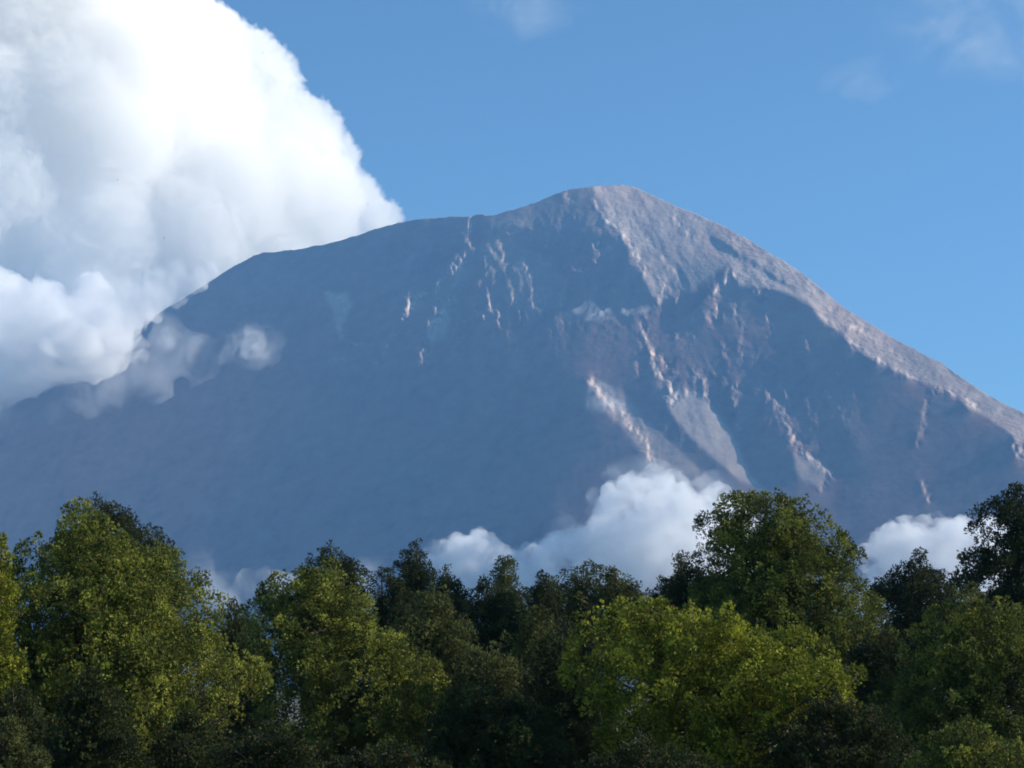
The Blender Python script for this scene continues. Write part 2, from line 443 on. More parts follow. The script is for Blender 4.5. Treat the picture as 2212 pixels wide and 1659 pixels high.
def cloud_mat(name, dens, color=(1, 1, 1), aniso=0.0, soft=None):
    m, T, out = mat(name)
    v = T.nodes.new('ShaderNodeVolumePrincipled')
    v.inputs['Color'].default_value = (*color, 1)
    v.inputs['Density'].default_value = dens
    v.inputs['Anisotropy'].default_value = aniso
    if soft:
        # vapour that thins out towards the rim and is torn by turbulence of a given size in metres
        tc = T.nodes.new('ShaderNodeTexCoord')
        mp = T.nodes.new('ShaderNodeVectorMath'); mp.operation = 'SUBTRACT'; mp.inputs[1].default_value = (.5, .5, .5)
        T.links.new(tc.outputs['Generated'], mp.inputs[0])
        sc = T.nodes.new('ShaderNodeVectorMath'); sc.operation = 'LENGTH'; T.links.new(mp.outputs[0], sc.inputs[0])
        mr = T.nodes.new('ShaderNodeMapRange'); mr.interpolation_type = 'SMOOTHSTEP'
        mr.inputs['From Min'].default_value = soft[1]; mr.inputs['From Max'].default_value = soft[2]; mr.inputs['To Min'].default_value = 1; mr.inputs['To Max'].default_value = 0
        T.links.new(sc.outputs['Value'], mr.inputs['Value'])
        geo = T.nodes.new('ShaderNodeNewGeometry')
        no = T.nodes.new('ShaderNodeTexNoise'); no.inputs['Scale'].default_value = 1.0 / soft[0]; no.inputs['Detail'].default_value = 4; no.inputs['Roughness'].default_value = 0.62; no.inputs['Distortion'].default_value = 0.6
        T.links.new(geo.outputs['Position'], no.inputs['Vector'])
        m2 = T.nodes.new('ShaderNodeMapRange'); m2.interpolation_type = 'SMOOTHSTEP'
        m2.inputs['From Min'].default_value = 0.40; m2.inputs['From Max'].default_value = 0.68; m2.inputs['To Min'].default_value = 0; m2.inputs['To Max'].default_value = dens * 2.6
        T.links.new(no.outputs[0], m2.inputs['Value'])
        mu = T.nodes.new('ShaderNodeMath'); mu.operation = 'MULTIPLY'
        T.links.new(mr.outputs[0], mu.inputs[0]); T.links.new(m2.outputs[0], mu.inputs[1])
        T.links.new(mu.outputs[0], v.inputs['Density'])
    T.links.new(v.outputs[0], out.inputs['Volume'])
    return m

def cloud(label, poly, Y, thick, rpx, n, dens, seed, voxel, disp=((300, 120), (90, 45), (30, 14)), color=(1, 1, 1), flat=1.0, wisps=(), edge=1.0, group=None, aniso=0.0, small=None, soft=None, fine=0.9, shear=0.0, rim=0):
    """poly: outline in photograph points at distance Y, filled with billows that are joined into one hull"""
    rs = np.random.RandomState(seed)
    P = np.array(poly, float)
    lo, hi = P.min(0), P.max(0)
    mpp = Y * HALF / 1106.0
    Vs, Fs, off = [], [], 0
    bv, bf = ico(2)
    def add(u, v, yo, r, ry=None, rz=1.0):
        nonlocal off
        yo = yo + max(shear * (u - 500) * mpp, -2600)
        x, y, z = at(u, v, Y + yo)
        ry_ = (ry or r)
        Vs.append(bv * np.array([r, ry_, r * rz]) + np.array([float(x), float(y), float(z)])); Fs.append(bf + off); off += len(bv)
    cnt = 0; tries = 0
    while cnt < n and tries < n * 60:
        tries += 1
        u, v = lo + rs.rand(2) * (hi - lo)
        uu, vv = np.array([u]), np.array([v])
        if not inside(poly, uu, vv)[0]: continue
        d = seg_dist(poly, uu, vv, True)[0][0]
        if d < 3: continue
        r = min(d * edge, rpx * (0.5 + rs.rand()))
        if rs.rand() > 0.35 and d > 3 * rpx * 0.5: pass
        yo = (rs.rand() - 0.5) * thick * min(1.0, d / (rpx * 1.5))
        add(u, v, yo, r * mpp, max(r * mpp, 0.35 * thick * min(1, d / rpx)) if r > 0.6 * rpx else r * mpp, flat)
        cnt += 1
    if rim:
        # close-set billows just inside the outline
        n_ = len(poly)
        for i_ in range(n_):
            a0, a1 = P[i_], P[(i_ + 1) % n_]; L_ = np.hypot(*(a1 - a0)); nn = (a1 - a0) / (L_ + 1e-9)
            inw = np.array([-nn[1], nn[0]])
            if not inside(poly, np.array([0.5 * (a0 + a1)[0] + 3 * inw[0]]), np.array([0.5 * (a0 + a1)[1] + 3 * inw[1]]))[0]: inw = -inw
            if max(a0[0], a1[0]) < -120 or max(a0[1], a1[1]) < -120: continue
            for q_ in np.arange(0, L_, rim * 0.45):
                rr_ = rim * (0.55 + 0.8 * rs.rand())
                for lay in (0.95, 2.2):
                    p_ = a0 + nn * q_ + inw * (rr_ * lay + rs.rand() * 2)
                    add(p_[0], p_[1], (rs.rand() - .5) * rim * 3 * mpp, rr_ * mpp * (1.0 if lay < 2 else 1.5), rr_ * mpp * (1.5 if lay < 2 else 3.5))
    for w in wisps:
        add(w[0], w[1], w[3] if len(w) > 3 else 0, w[2] * mpp)
    V = np.concatenate(Vs); F = np.concatenate(Fs)
    c = V.mean(0)
    me = mesh_from('cloud', V - c, F)
    o = link('cloud', me, None, Vector(c))
    rm = o.modifiers.new('m', 'REMESH'); rm.mode = 'VOXEL'; rm.voxel_size = voxel
    for k, (sz, st) in enumerate(disp):
        tx = bpy.data.textures.new('billow', 'CLOUDS'); tx.noise_scale = sz; tx.noise_depth = 2; tx.noise_basis = 'ORIGINAL_PERLIN'
        dm = o.modifiers.new('d%d' % k, 'DISPLACE'); dm.texture = tx; dm.strength = st; dm.mid_level = 0.5; dm.texture_coords = 'GLOBAL'
    rm2 = o.modifiers.new('m2', 'REMESH'); rm2.mode = 'VOXEL'; rm2.voxel_size = voxel * fine
    if small:
        tx = bpy.data.textures.new('billow', 'CLOUDS'); tx.noise_scale = small[0]; tx.noise_depth = 3
        dm = o.modifiers.new('ds', 'DISPLACE'); dm.texture = tx; dm.strength = small[1]; dm.mid_level = 0.5; dm.texture_coords = 'GLOBAL'
    dg = bpy.context.evaluated_depsgraph_get()
    ev = o.evaluated_get(dg)
    nm = bpy.data.meshes.new_from_object(ev)
    o.modifiers.clear(); o.data = nm
    nm.materials.clear(); nm.materials.append(cloud_mat('cloud_vapour', dens, color, aniso, soft))
    nm.name = 'cloud'
    for p_ in (): pass
    o['label'] = label; o['category'] = 'cloud'
    if group: o['group'] = group
    print('cloud', len(nm.vertices), label)
    return o

# towering cloud behind the left shoulder of the mountain
cloud('huge brilliant white cloud towering behind the left shoulder of the mountain',
      [(-500, -350), (380, -350), (430, -60), (470, 0), (540, 55), (590, 72), (640, 130), (660, 190), (700, 215), (742, 255), (752, 290), (780, 330), (775, 365),
       (810, 385), (822, 420), (838, 450), (862, 466), (850, 520), (700, 620), (400, 720), (100, 800), (-500, 900)],
      20900, 1300, 110, 560, 0.0034, 3, 26.0, fine=0.55, small=(62, 175), disp=((900, 150), (330, 130), (130, 120)), color=(1, 0.995, 0.988), edge=1.0, shear=0.45, rim=15,
      wisps=[(775, 470, 45), (700, 500, 60), (828, 478, 26), (560, 165, 60), (612, 195, 55), (640, 215, 42), (590, 210, 60)])
# cream cloud bank lying against the left slope
cloud('cream cloud bank lying against the left slope, rising to the left edge',
      [(-400, 520), (-60, 555), (40, 575), (100, 600), (150, 635), (200, 590), (240, 600), (262, 640), (330, 590), (370, 560), (440, 545), (470, 560), (490, 580),
       (470, 610), (430, 635), (370, 670), (300, 705), (330, 730), (318, 785), (240, 806), (150, 822), (60, 868), (0, 898), (-400, 1010)],
      10600, 900, 60, 260, 0.006, 8, 14.0, soft=(240, 0.75, 1.2), disp=((380, 220), (150, 130), (60, 60)), small=(24, 20), edge=0.95,
      wisps=[(25, 640, 60), (100, 690, 60), (200, 740, 50)])

def fd(u, v, gap): return face_depth(u, v) - gap
cloud('small cream puff of cloud floating low before the left slope',
      [(470, 722), (500, 706), (540, 700), (575, 692), (610, 706), (640, 738), (625, 762), (590, 795), (555, 800), (520, 775), (480, 755)],
      fd(560, 740, 600), 170, 16, 60, 0.0038, 21, 7.0, disp=((150, 110), (50, 45)), small=(18, 12), soft=(110, 0.0, 0.6))
cloud('thin blue-grey veil of mist trailing across the left slope under the cloud bank',
      [(310, 760), (330, 700), (370, 690), (400, 715), (460, 720), (540, 700), (620, 730), (630, 770), (560, 810), (460, 830), (340, 880), (200, 900), (0, 930), (-200, 980), (-200, 860), (0, 860), (200, 800)],
      fd(400, 800, 500), 260, 38, 140, 0.0011, 22, 16.0, disp=((400, 300), (140, 120)), small=(40, 25), soft=(300, 0.32, 0.75))
cloud('faint hook of mist curling off the right tip of the cream cloud bank',
      [(330, 750), (350, 700), (352, 682), (372, 690), (392, 730), (385, 755), (350, 770)],
      fd(360, 730, 420), 120, 14, 50, 0.003, 23, 7.0, disp=((120, 70), (40, 30)), small=(16, 10), soft=(90, 0.1, 0.6))
cloud('little tan dust cloud with a streak blowing rightwards below the summit crags',
      [(1205, 695), (1225, 672), (1250, 662), (1262, 645), (1285, 650), (1300, 668), (1330, 665), (1380, 660), (1430, 655), (1430, 666), (1380, 680), (1310, 694), (1250, 702)],
      fd(1290, 680, 260), 90, 11, 90, 0.0085, 24, 5.0, disp=((90, 60), (34, 30)), small=(14, 10), soft=(120, 0.05, 0.6))
cloud('hazy patch of mist clinging to the pale scree right of centre',
      [(1262, 830), (1290, 815), (1340, 850), (1380, 880), (1340, 905), (1300, 890), (1262, 885)],
      fd(1310, 860, 260), 120, 16, 50, 0.005, 25, 7.0, disp=((120, 80), (40, 30)), small=(16, 10), soft=(80, 0.1, 0.6))
cloud('bright white cumulus rising from behind the trees at the foot of the mountain',
      [(1290, 1090), (1300, 1060), (1330, 1030), (1360, 1012), (1400, 1005), (1440, 1012), (1475, 1030), (1520, 1048), (1570, 1040), (1600, 1060), (1640, 1100), (1660, 1300), (1100, 1320),
       (960, 1290), (920, 1240), (905, 1200), (935, 1165), (975, 1150), (1010, 1160), (1050, 1140), (1090, 1148), (1120, 1170), (1150, 1160), (1180, 1135), (1215, 1155), (1250, 1140), (1275, 1120), (1283, 1100)],
      7600, 420, 34, 330, 0.008, 26, 8.0, disp=((220, 170), (80, 90), (32, 34)), small=(20, 22), soft=(130, 0.75, 1.2))
cloud('pale mist fraying above the left end of the bright cumulus',
      [(1150, 1160), (1165, 1120), (1200, 1105), (1260, 1110), (1262, 1060), (1300, 1010), (1350, 985), (1420, 990), (1500, 1030), (1580, 1020), (1640, 1060), (1560, 1100), (1400, 1080), (1300, 1120), (1200, 1170)],
      7750, 200, 18, 120, 0.0022, 27, 8.0, disp=((180, 140), (60, 60)), small=(20, 18), soft=(160, 0.2, 0.62))
cloud('white cumulus wedged between the two tall trees on the right',
      [(1850, 1180), (1880, 1150), (1900, 1120), (1925, 1112), (1950, 1130), (1985, 1125), (2010, 1105), (2035, 1095), (2060, 1108), (2100, 1110), (2200, 1130), (2260, 1400), (1840, 1400)],
      7300, 400, 30, 200, 0.008, 28, 8.0, disp=((200, 160), (80, 90), (32, 34)), small=(20, 22), soft=(130, 0.75, 1.2))
cloud('dim grey mist drifting low between the two left-hand trees',
      [(395, 1170), (425, 1130), (450, 1150), (455, 1200), (490, 1240), (560, 1225), (640, 1240), (820, 1180), (850, 1230), (800, 1330), (420, 1330)],
      7000, 260, 24, 110, 0.0028, 29, 9.0, disp=((200, 150), (70, 70)), small=(22, 20), soft=(180, 0.2, 0.62))
for lab, cu, cv, ru, rv, k, sd in (('faint mauve wisp high in the sky above the summit', 1130, 30, 190, 60, 0.00022, 31),
                           ('broad faint mauve veil in the upper right corner of the sky', 2130, 50, 300, 130, 0.00024, 32),
                           ('small faint streak of cloud in the sky on the right', 1860, 165, 150, 42, 0.00018, 33)):
    rs_ = np.random.RandomState(sd)
    cloud(lab, [(cu + ru * math.cos(t) * (0.8 + 0.4 * rs_.rand()), cv + rv * math.sin(t) * (0.8 + 0.4 * rs_.rand())) for t in np.linspace(0, 6.0, 14)],
          21000, 900, rv * .8, 60, k, sd, 45.0, disp=((900, 700), (350, 300)), small=(120, 100), soft=(900, 0.1, 0.55))

# ------------------------------------------------------------------ air
def build_haze():
    x, y0, y1, z0, z1 = 14000, -600, 17600, -60, 3420
    V = [(sx * x, sy, sz) for sz in (z0, z1) for sy in (y0, y1) for sx in (-1, 1)]
    F = [(0, 2, 3, 1), (4, 5, 7, 6), (0, 1, 5, 4), (2, 6, 7, 3), (0, 4, 6, 2), (1, 3, 7, 5)]
    m, T, out = mat('air')
    v = T.nodes.new('ShaderNodeVolumePrincipled')
    v.inputs['Color'].default_value = (0.178, 0.455, 0.85, 1)
    v.inputs['Density'].default_value = 4.2e-5
    v.inputs['Anisotropy'].default_value = 0.0
    T.links.new(v.outputs[0], out.inputs['Volume'])
    o = link('haze', mesh_from('haze', V, F, m))
    o['kind'] = 'stuff'
build_haze()

# ------------------------------------------------------------------ pines
def foliage_mat(name, cols, trans=0.16):
    m, T, out = mat(name)
    at_ = T.nodes.new('ShaderNodeAttribute'); at_.attribute_name = 'tint'
    sep = T.nodes.new('ShaderNodeSeparateColor'); T.links.new(at_.outputs['Color'], sep.inputs[0])
    cr = T.nodes.new('ShaderNodeValToRGB')
    el = cr.color_ramp.elements
    el[0].position = 0.0; el[0].color = (*cols[0], 1)
    el[1].position = 0.93; el[1].color = (*cols[2], 1)
    x = el.new(0.5); x.color = (*cols[1], 1)
    x = el.new(0.97); x.color = (0.20, 0.10, 0.025, 1)
    T.links.new(sep.outputs[0], cr.inputs[0])
    b = T.nodes.new('ShaderNodeBsdfPrincipled'); b.inputs['Roughness'].default_value = 0.55; b.inputs['Specular IOR Level'].default_value = 0.12
    tr = T.nodes.new('ShaderNodeBsdfTranslucent')
    mx = T.nodes.new('ShaderNodeMixShader'); mx.inputs[0].default_value = trans
    T.links.new(cr.outputs[0], b.inputs['Base Color']); T.links.new(cr.outputs[0], tr.inputs['Color'])
    T.links.new(b.outputs[0], mx.inputs[1]); T.links.new(tr.outputs[0], mx.inputs[2])
    T.links.new(mx.outputs[0], out.inputs['Surface'])
    return m

FOL = {
    'olive': foliage_mat('olive_pine_needles', [(0.034, 0.046, 0.016), (0.135, 0.160, 0.034), (0.40, 0.41, 0.070)]),
    'bright': foliage_mat('bright_pine_needles', [(0.045, 0.060, 0.014), (0.175, 0.200, 0.026), (0.52, 0.52, 0.060)]),
    'deep': foliage_mat('deep_and_shaded_pine_needles', [(0.022, 0.032, 0.014), (0.046, 0.060, 0.022), (0.11, 0.125, 0.036)]),  # dark pines; for the bottom ones, shadow is put into the needle colour
    'grey': foliage_mat('grey_green_pine_needles', [(0.034, 0.044, 0.020), (0.090, 0.106, 0.036), (0.21, 0.22, 0.062)]),
}

def bark():
    m, T, out = mat('pine_bark')
    b = T.nodes.new('ShaderNodeBsdfPrincipled'); b.inputs['Roughness'].default_value = 0.9
    geo = T.nodes.new('ShaderNodeTexCoord'); no = T.nodes.new('ShaderNodeTexNoise'); no.inputs['Scale'].default_value = 6; no.inputs['Detail'].default_value = 6
    cr = T.nodes.new('ShaderNodeValToRGB')
    cr.color_ramp.elements[0].color = (0.035, 0.025, 0.018, 1); cr.color_ramp.elements[1].color = (0.14, 0.095, 0.065, 1)
    T.links.new(geo.outputs['Object'], no.inputs['Vector']); T.links.new(no.outputs[0], cr.inputs[0]); T.links.new(cr.outputs[0], b.inputs['Base Color'])
    bu = T.nodes.new('ShaderNodeBump'); bu.inputs['Distance'].default_value = 0.04; T.links.new(no.outputs[0], bu.inputs['Height']); T.links.new(bu.outputs[0], b.inputs['Normal'])
    T.links.new(b.outputs[0], out.inputs['Surface'])
    return m
BARK = bark()

def tubes(paths, sides=6):
    """paths: list of (points (k,3), radii (k,)) -> verts, quads"""
    VV, FF, off = [], [], 0
    th = np.linspace(0, 2 * math.pi, sides, endpoint=False)
    for P, R in paths:
        P = np.asarray(P, float); R = np.asarray(R, float)
        d = np.gradient(P, axis=0); d /= np.linalg.norm(d, axis=1)[:, None] + 1e-9
        up = np.where(np.abs(d[:, 2:3]) > 0.9, np.array([[1, 0, 0]]), np.array([[0, 0, 1]]))
        a_ = np.cross(d, up); a_ /= np.linalg.norm(a_, axis=1)[:, None] + 1e-9
        b_ = np.cross(d, a_)
        ring = P[:, None] + R[:, None, None] * (a_[:, None] * np.cos(th)[None, :, None] + b_[:, None] * np.sin(th)[None, :, None])
        k = len(P); VV.append(ring.reshape(-1, 3))
        i = np.arange(k - 1)[:, None] * sides + np.arange(sides)[None]
        j = np.arange(k - 1)[:, None] * sides + (np.arange(sides)[None] + 1) % sides
        FF.append((np.stack([i, j, j + sides, i + sides], -1).reshape(-1, 4)) + off); off += k * sides
    return np.concatenate(VV), np.concatenate(FF)

NT = [0]
def pine(name, label, prof, D, fol, seed, axis=None, clump_px=17, fill=1.0, gap=0.0, needle_px=9.0, blades=8, up=0.9, bottom=None, group='pines rising in front of the mountain', depth=0.8, tuftk=1.0, light=0.5):
    """prof: [(v, u_left, u_right), ...] outline of the crown from its tip down, in photograph points; D: distance in metres"""
    rs = np.random.RandomState(seed)
    pr = np.array(prof, float)
    mpp = D * HALF / 1106.0
    if axis is None: axis = 0.5 * (pr[0, 1] + pr[0, 2])
    v0, v1 = pr[0, 0], pr[-1, 0]
    x0, _, ztop = at(axis, v0, D); x0 = float(x0); ztop = float(ztop)
    gz = float(ground_z(0, D))
    zo = lambda v: float(at(axis, v, D)[2])
    rootx = float(at(axis + (rs.rand() - .5) * 20, v1, D)[0])
    base = np.array([rootx, D, gz])
    # clumps spread through the crown's volume, most near its outside
    H = (v1 - v0)
    area = np.trapz(pr[:, 2] - pr[:, 1], pr[:, 0]) if hasattr(np, 'trapz') else np.trapezoid(pr[:, 2] - pr[:, 1], pr[:, 0])
    nc = int(fill * 3.9 * area / (clump_px ** 2 * 2.0)) + 8
    wv = np.linspace(v0, v1, 200)
    L = np.interp(wv, pr[:, 0], pr[:, 1]); Rr = np.interp(wv, pr[:, 0], pr[:, 2])
    pdf = (Rr - L) + 4; cdf = np.cumsum(pdf) / pdf.sum()
    v = np.interp(rs.rand(nc), cdf, wv)
    l = np.interp(v, pr[:, 0], pr[:, 1]); r_ = np.interp(v, pr[:, 0], pr[:, 2])
    cen = 0.5 * (l + r_); hw = 0.5 * (r_ - l)
    th = rs.rand(nc) * 2 * math.pi
    rad = np.where(rs.rand(nc) < 0.72, 0.84 + 0.18 * rs.rand(nc), 0.80 * np.sqrt(rs.rand(nc)))
    # limb structure: bunch azimuths and heights into branches
    lump = 1 + 0.12 * np.sin(3 * th + v / 23.0 + seed) + 0.10 * np.sin(v / 11.0 + 2 * th)
    rad = np.clip(rad * lump, 0, 1.04)
    # boughs first, then clumps of twigs spread over the upper shell of every bough
    nb_ = max(int(nc / 4.4), 6)
    v, cen, hw, th, rad = v[:nb_], cen[:nb_], hw[:nb_], th[:nb_], rad[:nb_]
    topk = np.clip(0.30 + (v - v0) / 150.0, 0.30, 1.0)
    bpx = clump_px * 2.3 * (0.65 + 0.7 * rs.rand(nb_)) * topk
    hwi = np.maximum(hw - bpx * 0.55, 0)
    bx_ = cen + hwi * rad * np.cos(th); by_ = hwi * rad * np.sin(th) * depth; bv_ = v
    k_ = np.maximum((10.5 * (bpx / (clump_px * 2.3)) ** 1.2).astype(int), 3)
    bi = np.repeat(np.arange(nb_), k_); nc = len(bi)
    q = rs.randn(nc, 3); q[:, 2] += 0.35; q /= np.linalg.norm(q, axis=1)[:, None]
    q *= (0.70 + 0.38 * rs.rand(nc))[:, None]
    cu = bx_[bi] + q[:, 0] * bpx[bi]; v = bv_[bi] - q[:, 2] * bpx[bi] * 0.7
    l = np.interp(v, pr[:, 0], pr[:, 1]) - 3; r_ = np.interp(v, pr[:, 0], pr[:, 2]) + 3
    cu = np.clip(cu, l, r_); v = np.maximum(v, v0 + 2)
    dy = (by_[bi] + q[:, 1] * bpx[bi]) * mpp
    cpx = clump_px * 0.64 * (0.6 + 0.7 * rs.rand(nc)) * np.clip(topk[bi] + 0.15, 0, 1)
    # a sparse dark heart of inner twigs round the trunk
    ni = int(nc * 0.30); vi = np.interp(rs.rand(ni) ** 0.8, cdf, wv)
    li = np.interp(vi, pr[:, 0], pr[:, 1]); ri = np.interp(vi, pr[:, 0], pr[:, 2])
    cu = np.concatenate([cu, 0.5 * (li + ri) + (rs.rand(ni) - .5) * (ri - li) * 0.55]); v = np.concatenate([v, vi])
    dy = np.concatenate([dy, (rs.rand(ni) - .5) * (ri - li) * 0.5 * mpp]); cpx = np.concatenate([cpx, np.full(ni, clump_px * 0.9)])
    bid = np.concatenate([bi, rs.randint(0, nb_, ni)]); nc = len(cu)
    X, Y, Z = at(cu, v, D)
    C = np.stack([X, D + dy, Z + (v * 0)], -1)
    if gap > 0:
        g = np.sin(v / 17.0 + seed) + np.sin(cu / 19.0 + seed * 2.1) + 0.8 * np.sin((v + cu) / 13.0)
        keep = g > (-2.3 + 2.6 * gap)
        C, cpx, cu, v, bid = C[keep], cpx[keep], cu[keep], v[keep], bid[keep]; nc = len(C)
    cr_ = cpx * mpp
    axis_w = np.array([x0, D, 0])
    # wood: trunk and limbs
    kz = np.linspace(0, 1, 9)
    tp = np.stack([rootx + (x0 - rootx) * kz ** 1.5 + 0.12 * np.sin(kz * 7 + seed), D + 0.12 * np.cos(kz * 6 + seed) - 0.12, gz - 0.3 + (ztop - gz + 0.1) * kz], -1)
    Ht = ztop - gz
    tr = (0.020 * Ht) * (1 - kz) ** 0.8 + 0.02
    paths = [(tp, tr)]
    sel = rs.permutation(nc)[:min(nc, 90)]
    for i in sel:
        c = C[i]
        zt = np.clip(c[2] - 0.35 * np.hypot(c[0] - x0, c[1] - D) * (0.3 + rs.rand()), gz + 1.5, ztop - 0.3)
        f = (zt - gz + 0.3) / (ztop - gz + 0.1)
        s0 = np.array([np.interp(f, kz, tp[:, k]) for k in range(3)])
        q = np.linspace(0, 1, 6)[:, None]
        mid = s0 * (1 - q) + c * q
        mid[:, 2] += -0.10 * np.linalg.norm(c - s0) * np.sin(q[:, 0] * math.pi) + rs.randn(6) * 0.03
        mid[:, 0] += rs.randn(6) * 0.05 * q[:, 0]
        r0 = 0.012 * np.linalg.norm(c - s0) + 0.02
        paths.append((mid, r0 * (1 - 0.8 * q[:, 0])))
    root = bpy.data.objects.new(name, None); COL.objects.link(root)
    root.location = Vector(base); root['label'] = label; root['category'] = 'pine tree'; root['group'] = group
    Vw, Fw = tubes(paths)
    link('trunk', mesh_from('trunk', Vw - base, Fw, BARK, True), root)
    # needle tufts on each clump
    nper = np.maximum((tuftk * 1.5 * (cpx / (needle_px * 0.58)) ** 2 * 3.6).astype(int), 6)
    ci = np.repeat(np.arange(nc), nper); nt_ = len(ci)
    d = rs.randn(nt_, 3); d[:, 2] = d[:, 2] + 0.35; d /= np.linalg.norm(d, axis=1)[:, None]
    rr = cr_[ci] * (0.45 + 0.6 * rs.rand(nt_) ** 0.7)
    sq = 1.3
    tc = C[ci] + d * rr[:, None] * np.array([1, 1, sq])
    out_ = C[ci] - np.array([x0, D, 0]); out_[:, 2] = 0; out_ /= np.linalg.norm(out_, axis=1)[:, None] + 1e-6
    ax_ = d * 1.3 + out_ * 0.25 + np.array([0, 0, up]) + rs.randn(nt_, 3) * 0.15; ax_ /= np.linalg.norm(ax_, axis=1)[:, None]
    ln = needle_px * 0.56 * mpp * (0.8 + 0.5 * rs.rand(nt_))
    ti = np.repeat(np.arange(nt_), blades); nb = len(ti)
    e_ = rs.randn(nb, 3); bd = ax_[ti] * 1.0 + e_ / np.linalg.norm(e_, axis=1)[:, None] * 0.6
    bd /= np.linalg.norm(bd, axis=1)[:, None]
    w = np.cross(bd, rs.randn(nb, 3)); w /= np.linalg.norm(w, axis=1)[:, None] + 1e-9
    wid = (ln[ti] * 0.145)[:, None]
    b0 = tc[ti] + bd * (ln[ti] * 0.05)[:, None]; tip = tc[ti] + bd * (ln[ti] * (0.8 + 0.4 * rs.rand(nb)))[:, None]
    V = np.stack([b0 + w * wid, tip, b0 - w * wid], 1).reshape(-1, 3)
    F = np.arange(nb * 3).reshape(-1, 3)
    cvar = rs.rand(nb_)[bid[ci]] * 0.22 + rs.rand(nc)[ci] ** 1.4 * 0.66 + rs.rand(nt_) * 0.08
    cvar = np.where(rs.rand(nt_) < 0.012, 0.98, np.clip(cvar + (light - 0.42) * 0.6, 0, 0.92))
    cvar = np.where(ci >= nc, 0.1, cvar)
    colr = np.repeat(cvar[ti], 3)[:, None] * np.ones((1, 3))
    link('crown', mesh_from('crown', V - base, F, FOL[fol], False, colr), root)
    NT[0] += nb
    return root

P = pine
# --- far row, seen as silhouettes against the mountain and the clouds
P('pine_tree', 'dark pine with a rounded top behind the big olive pine at the left', [(1072, 205, 240), (1085, 170, 262), (1110, 150, 300), (1150, 140, 335), (1180, 130, 370), (1250, 120, 400), (1400, 120, 430)], 150, 'deep', 101, axis=225, clump_px=15, needle_px=7)
P('pine_tree', 'dark spire-topped pine peeping over the broad olive pine left of centre', [(1160, 706, 716), (1185, 696, 724), (1200, 680, 735), (1212, 660, 775), (1235, 650, 792), (1280, 640, 800), (1420, 630, 820)], 150, 'deep', 102, axis=711, clump_px=11, needle_px=6.5)
P('pine_tree', 'slender spiky pine just left of the bright cumulus', [(1163, 896, 904), (1185, 882, 915), (1205, 862, 930), (1235, 850, 938), (1260, 845, 950), (1310, 835, 985), (1450, 820, 1000)], 150, 'deep', 103, axis=901, clump_px=10, needle_px=6.5)
P('pine_tree', 'narrow little pine point between the spiky pine and the round-headed pine', [(1220, 960, 970), (1240, 945, 985), (1270, 930, 1010), (1330, 920, 1030), (1450, 910, 1040)], 145, 'deep', 104, clump_px=10, needle_px=6.5)
P('pine_tree', 'round-headed pine standing alone against the bright cumulus', [(1202, 1075, 1112), (1210, 1060, 1125), (1235, 1055, 1130), (1262, 1060, 1128), (1280, 1070, 1125), (1310, 1040, 1150), (1450, 1020, 1160)], 145, 'grey', 105, axis=1093, clump_px=13, needle_px=7, light=.7)
P('pine_tree', 'wide low dark pine in front of the middle of the bright cumulus', [(1216, 1240, 1275), (1226, 1215, 1325), (1245, 1190, 1350), (1265, 1155, 1375), (1300, 1130, 1400), (1450, 1120, 1420)], 140, 'grey', 106, axis=1262, clump_px=14, needle_px=7)
P('pine_tree', 'small pine tip poking up left of the wide low pine', [(1232, 1170, 1180), (1255, 1150, 1200), (1300, 1140, 1215), (1420, 1130, 1230)], 130, 'deep', 107, clump_px=10, needle_px=7)
P('pine_tree', 'pair of thin shoots topping the pine in the dip right of the cumulus centre', [(1232, 1310, 1345), (1250, 1300, 1360), (1275, 1290, 1400), (1400, 1290, 1440)], 132, 'grey', 108, clump_px=11, needle_px=7)
P('pine_tree', 'low dark pine at the right foot of the bright cumulus', [(1255, 1425, 1445), (1270, 1400, 1470), (1300, 1385, 1500), (1420, 1380, 1520)], 130, 'deep', 109, clump_px=12, needle_px=7)
P('pine_tree', 'low dark pine filling the gap between the olive pine and the slender spiky pine', [(1228, 820, 835), (1245, 805, 860), (1290, 790, 900), (1460, 780, 930)], 135, 'deep', 110, clump_px=12, needle_px=7)
P('pine_tree', 'dark pine beneath the round-headed pine, near the centre', [(1255, 1040, 1060), (1300, 990, 1130), (1360, 980, 1160), (1560, 960, 1200)], 118, 'deep', 111, clump_px=14, needle_px=9)
P('pine_tree', 'dark pine with spiky tips right of the tallest pine, against the white cumulus', [(1186, 1983, 1993), (1210, 1965, 2010), (1232, 1930, 2030), (1255, 1905, 2080), (1278, 1875, 2110), (1330, 1870, 2150), (1480, 1860, 2180)], 140, 'deep', 112, axis=1988, clump_px=13, needle_px=7)
P('pine_tree', 'tall near-black pine with see-through gaps at the right edge', [(1050, 2175, 2235), (1070, 2150, 2270), (1095, 2110, 2300), (1140, 2098, 2320), (1190, 2092, 2330), (1215, 2050, 2330), (1250, 2045, 2330), (1280, 2100, 2330), (1400, 2080, 2340)], 125, 'deep', 113, axis=2195, clump_px=13, gap=0.35, needle_px=9, fill=1.1)
P('pine_tree', 'tallest pine with a dark left half and a green sunlit right side', [(1062, 1575, 1640), (1085, 1540, 1740), (1100, 1520, 1780), (1140, 1510, 1805), (1180, 1520, 1835), (1215, 1500, 1862), (1245, 1505, 1866), (1280, 1500, 1870), (1330, 1480, 1905), (1380, 1470, 1925), (1440, 1480, 1915), (1560, 1500, 1860)], 118, 'olive', 114, axis=1650, clump_px=15, gap=0.12, needle_px=9, fill=1.35)
